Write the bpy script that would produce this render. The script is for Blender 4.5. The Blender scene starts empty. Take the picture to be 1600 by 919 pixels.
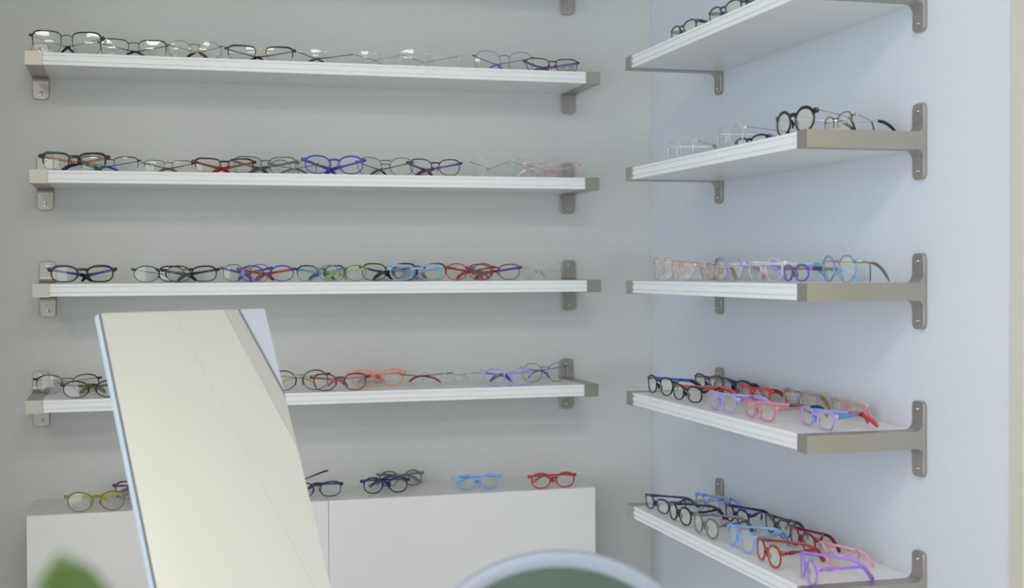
import bpy, bmesh, math, random
from mathutils import Vector, Matrix
PI = math.pi
random.seed(7)
scene = bpy.context.scene
COL = scene.collection

# ------------------------------------------------------------------ camera
cam_data = bpy.data.cameras.new('camera')
cam = bpy.data.objects.new('camera', cam_data)
COL.objects.link(cam)
yaw, pitch, roll = (0.26810, -0.01812, -0.00483)
cy_, sy_, cp_, sp_ = math.cos(yaw), math.sin(yaw), math.cos(pitch), math.sin(pitch)
fwd = Vector((sy_*cp_, cy_*cp_, sp_))
rgt = Vector((cy_, -sy_, 0))
up = rgt.cross(fwd)
r2 = rgt*math.cos(roll) + up*math.sin(roll)
u2 = up*math.cos(roll) - rgt*math.sin(roll)
M = Matrix((r2, u2, -fwd)).transposed().to_4x4()
M.translation = Vector((-1.16778, -2.98469, 0.02281))
cam.matrix_world = M
cam_data.sensor_width = 36.0
cam_data.lens = 2062.93 / 1600 * 36.0
cam_data.clip_start = 0.02
cam_data.dof.use_dof = True
cam_data.dof.focus_distance = 2.5
cam_data.dof.aperture_fstop = cam_data.lens / 10.0
scene.camera = cam

# ------------------------------------------------------------------ world, exposure, lights
w = bpy.data.worlds.new('world')
scene.world = w
w.use_nodes = True
w.node_tree.nodes['Background'].inputs[0].default_value = (0.75, 0.85, 1.0, 1)
w.node_tree.nodes['Background'].inputs[1].default_value = 0.4
scene.view_settings.view_transform = 'Standard'
scene.view_settings.look = 'None'
scene.view_settings.exposure = 0.09
scene.view_settings.gamma = 1.0
scene.cycles.max_bounces = 10
scene.cycles.transparent_max_bounces = 48
scene.cycles.caustics_reflective = False
scene.cycles.caustics_refractive = False

def area(name, loc, direction, sx, sy, watts, color):
    l = bpy.data.lights.new(name, 'AREA')
    l.shape = 'RECTANGLE'
    l.size, l.size_y, l.energy, l.color = sx, sy, watts, color
    o = bpy.data.objects.new(name, l)
    COL.objects.link(o)
    o.location = loc
    o.rotation_euler = Vector(direction).to_track_quat('-Z', 'Y').to_euler()
    return o
# daylight through the window opening of the left wall, behind and left of the camera
area('window_daylight', (-4.35, -3.1, 0.05), (1, 0, 0), 2.0, 2.6, 74, (0.74, 0.86, 1.0))
# large soft light added just inside the solid wall behind the camera
area('front_soft_light', (-3.25, -5.1, -0.25), (0, 1, 0), 2.2, 2.2, 56, (0.90, 0.94, 1.0))
# the ceiling panels of the shop
CEIL_LAMPS = [(-2.1, -2.75), (-0.75, -2.75), (-2.1, -4.2), (-0.75, -4.2)]
for (lx, ly) in CEIL_LAMPS:
    area('ceiling_daylight_panel', (lx, ly, 1.205), (0, 0, -1), 0.5, 0.5, 9.5, (1.0, 0.95, 0.87))

# ------------------------------------------------------------------ helpers
def lin(c):
    return tuple(((v/255)/12.92 if v/255 <= 0.04045 else ((v/255+0.055)/1.055)**2.4) for v in c)

def mat(name, rgb, rough=0.5, metal=0.0, bump=0.0, bscale=200.0, var=0.0, spec=0.5, aniso=False):
    m = bpy.data.materials.new(name)
    m.use_nodes = True
    nt = m.node_tree
    b = nt.nodes['Principled BSDF']
    c = lin(rgb)
    b.inputs['Roughness'].default_value = rough
    b.inputs['Metallic'].default_value = metal
    b.inputs['Specular IOR Level'].default_value = spec
    tc = nt.nodes.new('ShaderNodeTexCoord')
    mp = nt.nodes.new('ShaderNodeMapping')
    nt.links.new(tc.outputs['Object'], mp.inputs['Vector'])
    if aniso:
        mp.inputs['Scale'].default_value = (1, 1, 30)
    n = nt.nodes.new('ShaderNodeTexNoise')
    n.inputs['Scale'].default_value = bscale
    n.inputs['Detail'].default_value = 3
    nt.links.new(mp.outputs['Vector'], n.inputs['Vector'])
    ramp = nt.nodes.new('ShaderNodeValToRGB')
    ramp.color_ramp.elements[0].position = 0.3
    ramp.color_ramp.elements[1].position = 0.7
    ramp.color_ramp.elements[0].color = (*[x*(1-var) for x in c], 1)
    ramp.color_ramp.elements[1].color = (*[min(1, x*(1+var)) for x in c], 1)
    nt.links.new(n.outputs['Fac'], ramp.inputs['Fac'])
    nt.links.new(ramp.outputs['Color'], b.inputs['Base Color'])
    if bump:
        bp = nt.nodes.new('ShaderNodeBump')
        bp.inputs['Strength'].default_value = bump
        bp.inputs['Distance'].default_value = 0.001
        nt.links.new(n.outputs['Fac'], bp.inputs['Height'])
        nt.links.new(bp.outputs['Normal'], b.inputs['Normal'])
    return m

def see_through(name, tint, body, fac, rough=0.05, boost=0.0):
    """thin clear plastic or glass: a Fresnel gloss and a little body colour over a tinted pass-through"""
    m = bpy.data.materials.new(name)
    m.use_nodes = True
    nt = m.node_tree
    for nd in list(nt.nodes):
        nt.nodes.remove(nd)
    out = nt.nodes.new('ShaderNodeOutputMaterial')
    tr = nt.nodes.new('ShaderNodeBsdfTransparent')
    tr.inputs['Color'].default_value = (*lin(tint), 1)
    df = nt.nodes.new('ShaderNodeBsdfPrincipled')
    df.inputs['Base Color'].default_value = (*lin(body), 1)
    df.inputs['Roughness'].default_value = rough
    gl = nt.nodes.new('ShaderNodeBsdfGlossy')
    gl.inputs['Roughness'].default_value = rough
    fr = nt.nodes.new('ShaderNodeFresnel')
    fr.inputs['IOR'].default_value = 1.5
    a = nt.nodes.new('ShaderNodeMixShader')
    a.inputs[0].default_value = fac
    b = nt.nodes.new('ShaderNodeMixShader')
    ad = nt.nodes.new('ShaderNodeMath')
    ad.operation = 'ADD'
    ad.inputs[1].default_value = boost
    ad.use_clamp = True
    geo = nt.nodes.new('ShaderNodeNewGeometry')
    inv = nt.nodes.new('ShaderNodeMath'); inv.operation = 'SUBTRACT'; inv.inputs[0].default_value = 1.0
    nt.links.new(geo.outputs['Backfacing'], inv.inputs[1])
    mul = nt.nodes.new('ShaderNodeMath'); mul.operation = 'MULTIPLY'
    nt.links.new(inv.outputs[0], mul.inputs[1])
    nt.links.new(fr.outputs[0], ad.inputs[0])
    nt.links.new(ad.outputs[0], mul.inputs[0])
    nt.links.new(tr.outputs[0], a.inputs[1])
    nt.links.new(df.outputs[0], a.inputs[2])
    nt.links.new(mul.outputs[0], b.inputs[0])
    nt.links.new(a.outputs[0], b.inputs[1])
    nt.links.new(gl.outputs[0], b.inputs[2])
    nt.links.new(b.outputs[0], out.inputs['Surface'])
    return m

def obj(name, bm, m, parent=None, smooth=True, bevel=0.0, angle=35):
    bmesh.ops.recalc_face_normals(bm, faces=bm.faces)
    me = bpy.data.meshes.new(name)
    bm.to_mesh(me)
    bm.free()
    me.materials.append(m)
    if smooth:
        for p in me.polygons:
            p.use_smooth = True
        me.set_sharp_from_angle(angle=math.radians(angle))
    o = bpy.data.objects.new(name, me)
    COL.objects.link(o)
    if parent:
        o.parent = parent
    if bevel:
        md = o.modifiers.new('bevel', 'BEVEL')
        md.width = bevel
        md.segments = 3
        md.limit_method = 'ANGLE'
        md.angle_limit = math.radians(40)
    return o

def thing(name, label, cat, loc=(0, 0, 0), rz=0.0, group=None):
    o = bpy.data.objects.new(name, None)
    o.empty_display_size = 0.02
    COL.objects.link(o)
    o.location = loc
    o.rotation_euler = (0, 0, rz)
    o['label'] = label
    o['category'] = cat
    if group:
        o['group'] = group
    return o

def box(bm, x0, x1, y0, y1, z0, z1):
    vs = [bm.verts.new((x, y, z)) for x in (x0, x1) for y in (y0, y1) for z in (z0, z1)]
    for f in ((0, 1, 3, 2), (4, 6, 7, 5), (0, 4, 5, 1), (2, 3, 7, 6), (0, 2, 6, 4), (1, 5, 7, 3)):
        bm.faces.new([vs[i] for i in f])

def prism(bm, pts, a, b, axis):
    """pts: closed outline (2-D); extruded from a to b along axis ('x','y','z')"""
    def P(p, t):
        return {'x': (t, p[0], p[1]), 'y': (p[0], t, p[1]), 'z': (p[0], p[1], t)}[axis]
    A = [bm.verts.new(P(p, a)) for p in pts]
    B = [bm.verts.new(P(p, b)) for p in pts]
    n = len(pts)
    bm.faces.new(A)
    bm.faces.new(B[::-1])
    for i in range(n):
        bm.faces.new((A[i], A[(i+1) % n], B[(i+1) % n], B[i]))

def sweep(bm, path, ra, rb, side=Vector((0, 0, 1)), n=8, closed=False):
    """tube along path; ra = half size along `side` direction, rb = half size across; lists per point or numbers"""
    N = len(path)
    rings = []
    for i, p in enumerate(path):
        p = Vector(p)
        if closed:
            t = Vector(path[(i+1) % N]) - Vector(path[i-1])
        else:
            t = Vector(path[min(i+1, N-1)]) - Vector(path[max(i-1, 0)])
        t.normalize()
        s = side - t*side.dot(t)
        if s.length < 1e-4:
            s = Vector((1, 0, 0))
        s.normalize()
        c = t.cross(s)
        A = ra[i] if isinstance(ra, (list, tuple)) else ra
        B = rb[i] if isinstance(rb, (list, tuple)) else rb
        ring = []
        for k in range(n):
            th = 2*PI*(k+.5)/n
            ca, sa = math.cos(th), math.sin(th)
            ca = math.copysign(abs(ca)**.7, ca)
            sa = math.copysign(abs(sa)**.7, sa)
            ring.append(bm.verts.new(p + s*A*ca + c*B*sa))
        rings.append(ring)
    M_ = N if closed else N-1
    for i in range(M_):
        a, b = rings[i], rings[(i+1) % N]
        for k in range(n):
            bm.faces.new((a[k], a[(k+1) % n], b[(k+1) % n], b[k]))
    if not closed:
        bm.faces.new(rings[0][::-1])
        bm.faces.new(rings[-1])

def lathe(bm, prof, cx=0, cy=0, n=32):
    rings = []
    for r, z in prof:
        rings.append([bm.verts.new((cx+max(r, 1e-4)*math.cos(2*PI*k/n), cy+max(r, 1e-4)*math.sin(2*PI*k/n), z)) for k in range(n)])
    for a, b in zip(rings, rings[1:]):
        for k in range(n):
            bm.faces.new((a[k], a[(k+1) % n], b[(k+1) % n], b[k]))
    bm.faces.new(rings[0][::-1])
    bm.faces.new(rings[-1])

# ------------------------------------------------------------------ materials
WALL = mat('wall_paint', (207, 208, 206), 0.42, bump=0.05, bscale=60, var=0.01, spec=0.35)
WALL2 = mat('wall_paint_side', (209, 213, 219), 0.42, bump=0.05, bscale=60, var=0.01, spec=0.35)
CREAM = mat('cream_paint', (216, 211, 199), 0.5, var=0.01, bscale=5)
TRIM = mat('beige_trim', (200, 194, 184), 0.5, var=0.01, bscale=5)
SAGE = mat('sage_paint', (80, 98, 86), 0.6, var=0.03, bscale=3)
CEILM = mat('ceiling_paint', (238, 238, 234), 0.7, var=0.01, bscale=5)
FLOORM = mat('floor_vinyl', (226, 221, 213), 0.4, bump=0.1, bscale=12, var=0.06)
BOARD = mat('board_laminate', (233, 234, 234), 0.30, bump=0.02, bscale=80, var=0.008)
STEEL = mat('brushed_nickel', (172, 167, 158), 0.36, metal=0.72, bump=0.05, bscale=250, var=0.04, aniso=True)
SCREWM = mat('screw_steel', (200, 200, 200), 0.2, metal=1.0)
CABM = mat('cabinet_laminate', (220, 219, 219), 0.35, var=0.008, bscale=20)
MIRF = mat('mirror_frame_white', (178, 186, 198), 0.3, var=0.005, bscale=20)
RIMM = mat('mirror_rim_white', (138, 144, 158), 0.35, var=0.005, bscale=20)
GASK = mat('grey_gasket', (120, 126, 130), 0.5)
MIRG = mat('mirror_glass', (240, 240, 240), 0.02, metal=1.0)
TABM = mat('table_laminate', (210, 208, 203), 0.4, var=0.02, bscale=20)
LEAFM = mat('leaf_green', (72, 94, 42), 0.4, var=0.12, bscale=14, bump=0.2)
STEMM = mat('stem_green', (88, 100, 60), 0.5, var=0.1, bscale=30)
POTM = mat('pot_ceramic', (200, 200, 198), 0.4, var=0.02)
SOILM = mat('soil', (70, 55, 42), 0.9, var=0.3, bscale=80, bump=0.6)
PANELM = bpy.data.materials.new('lamp_diffuser')
PANELM.use_nodes = True
PANELM.node_tree.nodes['Principled BSDF'].inputs['Emission Color'].default_value = (1, .96, .9, 1)
PANELM.node_tree.nodes['Principled BSDF'].inputs['Emission Strength'].default_value = 3.0

RGB = dict(black=(20, 20, 24), charcoal=(44, 44, 50), gunmetal=(92, 92, 96), slate=(70, 76, 84), silver=(196, 196, 196), gold=(196, 176, 128),
    navy=(28, 34, 84), blue=(52, 70, 178), violetblue=(58, 54, 158), purple=(102, 84, 172), violet=(160, 120, 222), lilac=(164, 150, 216),
    greyviolet=(92, 88, 116), plum=(74, 44, 74), burgundy=(126, 36, 56), red=(176, 46, 50), brickred=(160, 44, 36), orangered=(214, 66, 44),
    orange=(198, 140, 90), ochre=(182, 126, 60), yellow=(206, 200, 70), lime=(186, 204, 110), olive=(120, 112, 66), grey=(108, 112, 112),
    greygreen=(112, 128, 122), brown=(110, 96, 88), darkbrown=(52, 42, 36), tortoise=(84, 56, 36), skyblue=(128, 178, 214),
    steelblue=(84, 110, 150), cornflower=(92, 150, 224), lightblue=(130, 170, 232), skypink=(172, 144, 206), pink=(236, 168, 186), rose=(200, 120, 138),
    coral=(240, 142, 122), blueclear=(130, 164, 206), pinkclear=(238, 206, 206), lilacclear=(196, 196, 230), clear=(232, 236, 236), coralclear=(238, 160, 146))
_m = {}
def fm(color, kind='solid'):
    key = color + kind
    if color.endswith('clear') or kind == 'clear' and color in ('lilac',):
        kind = 'clear'
    if key not in _m:
        c = RGB[color]
        if kind == 'clear':
            t = tuple(int(255*.72+v*.28) for v in c)
            _m[key] = see_through(color.replace('clear', '_clear').strip('_')+'_plastic', t, c, 0.24 if color != 'clear' else 0.22, 0.12, 0.05)
        elif color == 'tortoise':
            _m[key] = mat('tortoiseshell', c, 0.2, var=0.85, bscale=220)
        elif kind == 'metal' and color in ('silver', 'gold', 'gunmetal', 'brown'):
            _m[key] = mat(color+'_wire', c, 0.25, metal=0.8)
        else:
            _m[key] = mat(color+'_acetate', c, 0.28, var=0.02, bscale=300)
    return _m[key]
LENS = {'clear': see_through('lens_clear', (253, 254, 253), (220, 225, 222), 0.015, 0.02),
        'green': see_through('lens_green_reflection', (252, 254, 253), (150, 225, 205), 0.035, 0.02, 0.02),  # green reflection on the lens, put into its body colour
        'demo': see_through('lens_demo', (253, 253, 249), (238, 238, 224), 0.10, 0.05)}

# ------------------------------------------------------------------ room
def struct(name, bm, m, bevel=0.0):
    o = obj(name, bm, m, smooth=bevel > 0, bevel=bevel)
    o['kind'] = 'structure'
    return o
ZF, ZC = -1.45, 1.25
XL, YB = -4.5, -5.2
YE = -1.382        # where the white side wall stops
bm = bmesh.new(); box(bm, XL, 0.12, 0, 0.12, ZF, ZC); struct('wall_back', bm, WALL)
bm = bmesh.new(); box(bm, -1.78, -1.66, -0.85, 0, ZF, ZC); struct('shade_wall_left', bm, WALL, bevel=0.002)  # unseen wall stub, added to shade the left end of the back wall
bm = bmesh.new(); box(bm, 0, 0.12, YE, 0, ZF, ZC); struct('wall_right', bm, WALL2, bevel=0.002)
bm = bmesh.new(); box(bm, -0.004, 0.12, YE-0.034, YE-0.001, ZF, ZC); struct('trim_1', bm, TRIM, bevel=0.0015)
bm = bmesh.new(); box(bm, 0.0, 0.12, -1.5377, YE-0.036, ZF, ZC); struct('wall_right_panel', bm, CREAM)
bm = bmesh.new(); box(bm, 0.0, 0.12, YB, -1.538, ZF, ZC); struct('wall_right_far', bm, CREAM)
bm = bmesh.new(); box(bm, XL, 0.12, YB-0.12, YB, ZF, ZC); struct('wall_front', bm, SAGE)
bm = bmesh.new()   # left wall around its window opening
WY0, WY1, WZ0, WZ1 = -4.45, -1.75, -0.9, 1.15
box(bm, XL-0.12, XL, YB, WY0, ZF, ZC); box(bm, XL-0.12, XL, WY1, 0, ZF, ZC)
box(bm, XL-0.12, XL, WY0, WY1, ZF, WZ0); box(bm, XL-0.12, XL, WY0, WY1, WZ1, ZC)
struct('wall_left', bm, WALL)
bm = bmesh.new(); box(bm, XL-0.12, 0.12, YB-0.12, 0.12, ZF-0.1, ZF); struct('floor', bm, FLOORM)
bm = bmesh.new(); box(bm, XL-0.12, 0.12, YB-0.12, 0.12, ZC, ZC+0.1); struct('ceiling', bm, CEILM)
bm = bmesh.new()
for (a, b_, c, d) in ((WY0, WY0+.05, WZ0, WZ1), (WY1-.05, WY1, WZ0, WZ1), (WY0, WY1, WZ0, WZ0+.05), (WY0, WY1, WZ1-.05, WZ1), (-3.125, -3.075, WZ0, WZ1)):
    box(bm, XL-0.09, XL-0.03, a, b_, c, d)
struct('window_1', bm, MIRF)
for i, (lx, ly) in enumerate(CEIL_LAMPS):
    lab = ['left', 'right'][i % 2] + [' above the shelves', ' behind the camera'][i//2]
    t = thing('ceiling_light', 'square white recessed ceiling light panel, '+lab, 'ceiling light', (lx, ly, ZC-0.03), group='square ceiling lights')
    bm = bmesh.new()
    for (a, b_, c, d) in ((-.28, .28, .26, .28), (-.28, .28, -.28, -.26), (-.28, -.26, -.26, .26), (.26, .28, -.26, .26)):
        box(bm, a, b_, c, d, -0.002, 0.03)
    obj('frame', bm, MIRF, t, smooth=False)
    bm = bmesh.new(); box(bm, -.26, .26, -.26, .26, 0.004, 0.012)
    obj('diffuser', bm, PANELM, t, smooth=False)

# ------------------------------------------------------------------ wall shelves
W_, T_, PT, PB = 0.0329, 0.0276, 0.0457, 0.0454     # bracket width, height, plate above, plate below
def bracket(parent, s0, depth, lab=None):
    """local frame: x = along the wall (s0..s0+W_), y = out of wall is negative, z=0 is the shelf top"""
    bm = bmesh.new()
    pts = [(-depth, 0.0), (-depth, -T_)]
    r = 0.013
    th = 0.0064
    for k in range(7):                                   # lower fillet into the wall plate
        a = PI/2*k/6
        pts.append((-th-r+r*math.sin(a), -T_-r+r*math.cos(a)))
    pts += [(-0.0061, -T_-r-0.0002), (-0.0061, r+0.0002)]
    for k in range(7):
        a = PI/2*k/6
        pts.append((-th-r+r*math.cos(a), r-r*math.sin(a)))
    prism(bm, pts, s0, s0+W_, 'x')
    arm = obj('bracket', bm, STEEL, parent, bevel=0.0012)
    # rounded wall plate
    bm = bmesh.new()
    rr = 0.009
    out = []
    for (cx, cz, a0) in ((s0+W_-rr, PT-rr, 0), (s0+rr, PT-rr, 90), (s0+rr, -T_-PB+rr, 180), (s0+W_-rr, -T_-PB+rr, 270)):
        for k in range(6):
            a = math.radians(a0+90*k/5)
            out.append((cx+rr*math.cos(a), cz+rr*math.sin(a)))
    prism(bm, out, -0.0065, 0, 'y')
    obj('wall_plate', bm, STEEL, arm, bevel=0.0009)
    for z in (PT-0.0125, -T_-PB+0.0125):
        bm = bmesh.new()
        n = 20
        def ringp(r, y):
            return [bm.verts.new((s0+W_/2+r*math.cos(2*PI*k/n), y, z+r*math.sin(2*PI*k/n))) for k in range(n)]
        rings = [ringp(0.0046, -0.0064), ringp(0.0046, -0.0073), ringp(0.0036, -0.0075), ringp(0.0030, -0.0066), ringp(0.0022, -0.0082), ringp(0.0008, -0.0088)]
        for a_, b_ in zip(rings, rings[1:]):
            for k in range(n):
                bm.faces.new((a_[k], a_[(k+1) % n], b_[(k+1) % n], b_[k]))
        bm.faces.new(rings[-1]); bm.faces.new(rings[0][::-1])
        obj('screw', bm, SCREWM, arm)

def wall_shelf(label, origin, rz, length, depth, group):
    """origin: wall point at the shelf's left end (as seen facing it), top surface"""
    t = thing('wall_shelf', label, 'shelf', origin, rz, group)
    bracket(t, 0.0, depth)
    bracket(t, length-W_, depth)
    bm = bmesh.new()
    d = depth-0.0025
    zt, zb = -0.0006, -0.0262
    pr = [(-0.0005, zt), (-d+0.001, zt), (-d, zt-0.001), (-d, zt-0.0052), (-d+0.0022, zt-0.0058), (-d+0.0022, zt-0.0078), (-d, zt-0.0084),
          (-d, zt-0.0168), (-d+0.0022, zt-0.0172), (-d+0.0022, zt-0.0188), (-d, zt-0.0194), (-d, zb+0.001), (-d+0.001, zb), (-0.0005, zb)]
    prism(bm, pr, W_-0.0015, length-W_+0.0015, 'x')
    obj('board', bm, BOARD, t, angle=25)
    return t

BACK = [(-1.4026, -0.1945, 0.6974), (-1.4026, -0.1935, 0.4638), (-1.3960, -0.1963, 0.2284), (-1.3933, -0.1933, -0.0000), (-1.4091, -0.2005, -0.2332)]
ordn = {0: 'topmost', 1: 'second', 2: 'third', 3: 'fourth', 4: 'lowest'}
for i, (xa, xb, z) in enumerate(BACK):
    lab = ['white shelf with nickel brackets on the back wall, mostly above the top of the picture',
           'white shelf on the back wall, highest one carrying glasses, seen from below',
           'white shelf on the back wall carrying royal blue glasses, second from top',
           'white shelf on the back wall just above the tilted mirror',
           'white shelf on the back wall crossed by the tilted mirror, just above the cabinet'][i]
    wall_shelf(lab, (xa, 0, z), 0, xb-xa, 0.1906, 'shelves on the back wall')
for i, z in enumerate([0.4647, 0.2346, 0.0002, -0.2317, -0.4676]):
    lab = ['white shelf on the right-hand wall, highest one and steepest from below',
           'white shelf on the right-hand wall carrying large round black glasses',
           'white shelf on the right-hand wall at eye level carrying mostly clear glasses',
           'white shelf on the right-hand wall carrying red, pink and black glasses, second from the bottom',
           'white shelf on the right-hand wall, lowest one, with round children\'s glasses'][i]
    wall_shelf(lab, (0, -0.3869, z), -PI/2, -0.3869--1.1744, 0.2065, 'shelves on the right-hand wall')

# ------------------------------------------------------------------ cabinets
ZK = -0.4652
def cabinet(label, x0, x1):
    t = thing('cabinet', label, 'cabinet', (x0, 0, ZF), group='white cabinets')
    h = ZK-ZF
    L = x1-x0
    d = 0.1850
    bm = bmesh.new(); box(bm, 0.0005, L-0.0005, -d+0.0182, -0.001, 0.06, h)
    obj('body', bm, CABM, t, smooth=False)
    bm = bmesh.new()                                     # front panel with a softly rounded upper edge
    r = 0.004
    pr = [(-d+0.018, 0.06), (-d, 0.06)] + [(-d+r-r*math.cos(PI/2*k/5), h-r+r*math.sin(PI/2*k/5)) for k in range(6)] + [(-d+0.018, h)]
    prism(bm, pr, 0.0004, L-0.0002, 'x')
    obj('door', bm, CABM, t)
    bm = bmesh.new(); box(bm, 0.01, L-0.01, -d+0.04, -0.001, 0.0, 0.06)
    obj('plinth', bm, CABM, t, smooth=False)
cabinet('left white cabinet under the shelves, behind the tall tilted mirror', (-1.4097, -0.8054, -0.2072)[0], (-1.4097, -0.8054, -0.2072)[1])
cabinet('right white cabinet under the shelves with blue and red glasses on top', (-1.4097, -0.8054, -0.2072)[1]+0.0004, (-1.4097, -0.8054, -0.2072)[2])

# ------------------------------------------------------------------ glasses
def outline(shape, w, h, side, n=36):
    """closed outline around (0,0); side=+1 means the outer (temple) side is +x"""
    pts = []
    for k in range(n):
        t = 2*PI*k/n
        c, s = math.cos(t), math.sin(t)
        if shape == 'oct':
            q = PI/4
            tt = ((t + PI/8) % q) - q/2
            r = math.cos(q/2)/math.cos(tt)*1.04
            x, y = r*c, r*s
        else:
            e = dict(rect=3.6, rround=2.7, round=2.05, panto=2.3, oval=2.15, cat=2.5, kid=2.25)[shape]
            x = math.copysign(abs(c)**(2/e), c)
            y = math.copysign(abs(s)**(2/e), s)
        tp = dict(rect=.13, rround=.08, round=0, panto=.12, oval=.02, cat=.16, kid=.05, oct=0)[shape]
        x *= 1 - tp*(0.5-y*0.5)
        o = x*side
        if shape == 'cat':
            y += 0.20*max(0, o)**2*max(0, y+.2) - 0.06*max(0, -o)*max(0, y)
        if shape in ('rect', 'rround', 'panto'):
            y += 0.05*max(0, o)*max(0, y) - 0.06*max(0, -o)*max(0, y)
        pts.append((x*w/2, y*h/2))
    return pts

def make_glasses(tag, X, Y, Z, rot, W, H, o, label):
    sh = tag
    place = {'B1': 'glasses on the top back-wall shelf', 'B2': 'glasses on the second back-wall shelf', 'B3': 'glasses on the third back-wall shelf',
             'B4': 'glasses on the fourth back-wall shelf', 'B5': 'glasses on the cabinet top', 'S1': 'glasses on the top side-wall shelf',
             'S2': 'glasses on the second side-wall shelf', 'S3': 'glasses on the third side-wall shelf', 'S4': 'glasses on the fourth side-wall shelf',
             'S5': 'glasses on the bottom side-wall shelf'}[sh]
    root = thing('glasses', label, 'glasses', (X, Y, Z+0.0002), math.radians(rot), place)
    kid = o.get('kid', 0)
    kind = o['m']
    FM = fm(o['k'], kind)
    TM = fm(o['tc'], 'metal' if o['tc'] in ('silver', 'gold') or kind == 'metal' else ('clear' if o['tc'] == 'clear' else 'solid'))
    PM = fm(o['tp'], 'clear' if o['tp'] == 'clear' else 'solid')
    rt = o['rt']/1000*(1.32 if kind != 'metal' else 1.15)
    thin = o['tc'] in ('silver', 'gold') or kind == 'metal'
    rim = o['r']
    shape = o['s']
    ep = 0.0042 if rim != 'wire' else 0.0032
    if kid: ep = 0.0045
    bw = 0.098*W + (0.001 if kind == 'metal' else 0)
    lw = (W-bw-2*ep)/2-2*rt*.6
    lh = H-rt*1.6
    lw_c = bw/2+lw/2+rt*.6
    zc = lh/2+rt*.8
    wrap = 0.005
    def wy(x):
        return wrap*(x/(W/2))**2
    rd = 0.0018 if kind == 'metal' else 0.0030
    bm = bmesh.new()
    for s in (-1, 1):
        pts = outline(shape, lw, lh, s)
        n = len(pts)
        P = [Vector((s*lw_c+x, wy(s*lw_c+x), zc+y)) for x, y in pts]
        if rim == 'none':
            pass
        elif rim in ('full', 'wire'):
            ra = []
            for (x, y) in pts:
                f = 1.0 if rim == 'wire' else 0.85+0.45*max(0, y/(lh/2))+0.25*max(0, s*x/(lw/2))*max(0, y/(lh/2))
                ra.append(rt/2*f)
            sweep(bm, P, rd/2 if rim == 'full' else rt/2, ra, side=Vector((0, 1, 0)), n=8, closed=True)
        else:
            i0, i1 = (-1, n//2+1)
            top = [P[i % n] for i in range(i0, i1+1)]
            rr = [rt/2*(0.5+0.75*math.sin(PI*min(1, max(0, (k+.6)/(len(top)))))) for k in range(len(top))]
            # thicker towards the outer corner
            for k in range(len(top)):
                xo = s*(top[k].x-s*lw_c)/(lw/2)
                rr[k] *= 1+0.45*max(0, xo)
            sweep(bm, top, rd/2, rr, side=Vector((0, 1, 0)), n=8)
            if rim == 'brow':
                low = [P[i % n] for i in range(n//2, n+1)]
                sweep(bm, low, 0.0005, 0.00045, side=Vector((0, 1, 0)), n=6)
        # end piece at the outer upper corner
        zt = lh*0.26
        ix = min(range(n), key=lambda i: abs(pts[i][1]-zt) + (1 if pts[i][0]*s < 0 else 0))
        ex = P[ix]
        hr = dict(full=rt*0.9+.0009, wire=0.0009, none=0.0009, semi=rt*.9+.0005, brow=rt*.9+.0007)[rim]
        hx = s*W/2
        e1 = Vector((ex.x - s*.0008, ex.y, ex.z))
        hz = zc+lh*0.30
        if rim == 'none':
            bm2 = bmesh.new()
            sweep(bm2, [e1, Vector((hx-s*.002, wy(hx)+.0002, hz)), Vector((hx-s*.0005, wy(hx)+.004, hz))], .0009, .0008, n=8)
            obj('end_piece', bm2, FM, root)
            continue
        sweep(bm, [e1, Vector((hx-s*.002, wy(hx)+.0002, hz)), Vector((hx-s*.0005, wy(hx)+.004, hz))],
              [hr*1.1, hr, hr*.85], [rd*.55, rd*.6, rd*.6], side=Vector((0, 0, 1)), n=8)
    # bridge
    zb = lh*0.20
    bx = bw/2+rt*.1
    if rim == 'none' or kind == 'metal':
        br, bz = 0.0008, lh*.27
    else:
        br, bz = max(rt*.75, .0013), lh*(.24 if not kid else .16)
    def bridge(zb, br, rise, mx):
        path = []
        for k in range(9):
            u = -1+2*k/8
            path.append(Vector((u*mx, -0.0012*(1-u*u), zc+zb+rise*(1-u*u))))
        sweep(bm, path, [br*(1+.35*abs(-1+2*k/8)) for k in range(9)], rd*.5, side=Vector((0, 0, 1)), n=8)
    mx = bx+0.0035
    bridge_m = bm
    if 'bc' in o:
        bridge_m = None
    keep = bm
    if bridge_m is None:
        bm = bmesh.new()
    if o.get('n') == 'double':
        bridge(lh*.34, .0008, 0.0, mx)
        bridge(lh*.10, .0008, 0.002, mx)
    else:
        bridge(bz if kind != 'metal' else bz, br, lh*.05, mx)
    ff = obj('bridge' if rim == 'none' else 'front_frame', keep, FM, root)
    if bridge_m is None:
        obj('bridge', bm, fm(o['bc'], 'metal'), root)['label'] = o['bc']+' coloured bridge'
    # nose pads or moulded nose rests
    for s in (-1, 1):
        bm = bmesh.new()
        px = s*(bw/2-0.0005)
        if kind == 'metal':
            sweep(bm, [Vector((s*(bw/2+.001), 0.0005, zc+lh*.06)), Vector((s*(bw/2-.0015), .0035, zc-lh*.02)), Vector((s*(bw/2-.0005), .005, zc-lh*.10))], .0004, .0004, n=5)
            sweep(bm, [Vector((s*(bw/2-.0012), .0042, zc-lh*.02)), Vector((s*(bw/2-.0004), .0055, zc-lh*.12)), Vector((s*(bw/2+.001), .0052, zc-lh*.22))], [.0006, .0022, .0010], [.0006, .0009, .0006], side=Vector((0, 1, 0)), n=8)
            obj('nose_pad', bm, LENS['demo'], root)
        else:
            sweep(bm, [Vector((s*(bw/2-.0002), .0006, zc+lh*.10)), Vector((s*(bw/2+.0002), .0042, zc-lh*.08)), Vector((s*(bw/2+.0022), .0036, zc-lh*.26))], [.0014, .0028, .0012], [.0007, .0011, .0007], side=Vector((0, 1, 0)), n=8)
            obj('nose_rest', bm, fm(o['nc']) if 'nc' in o else FM, root)
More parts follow.
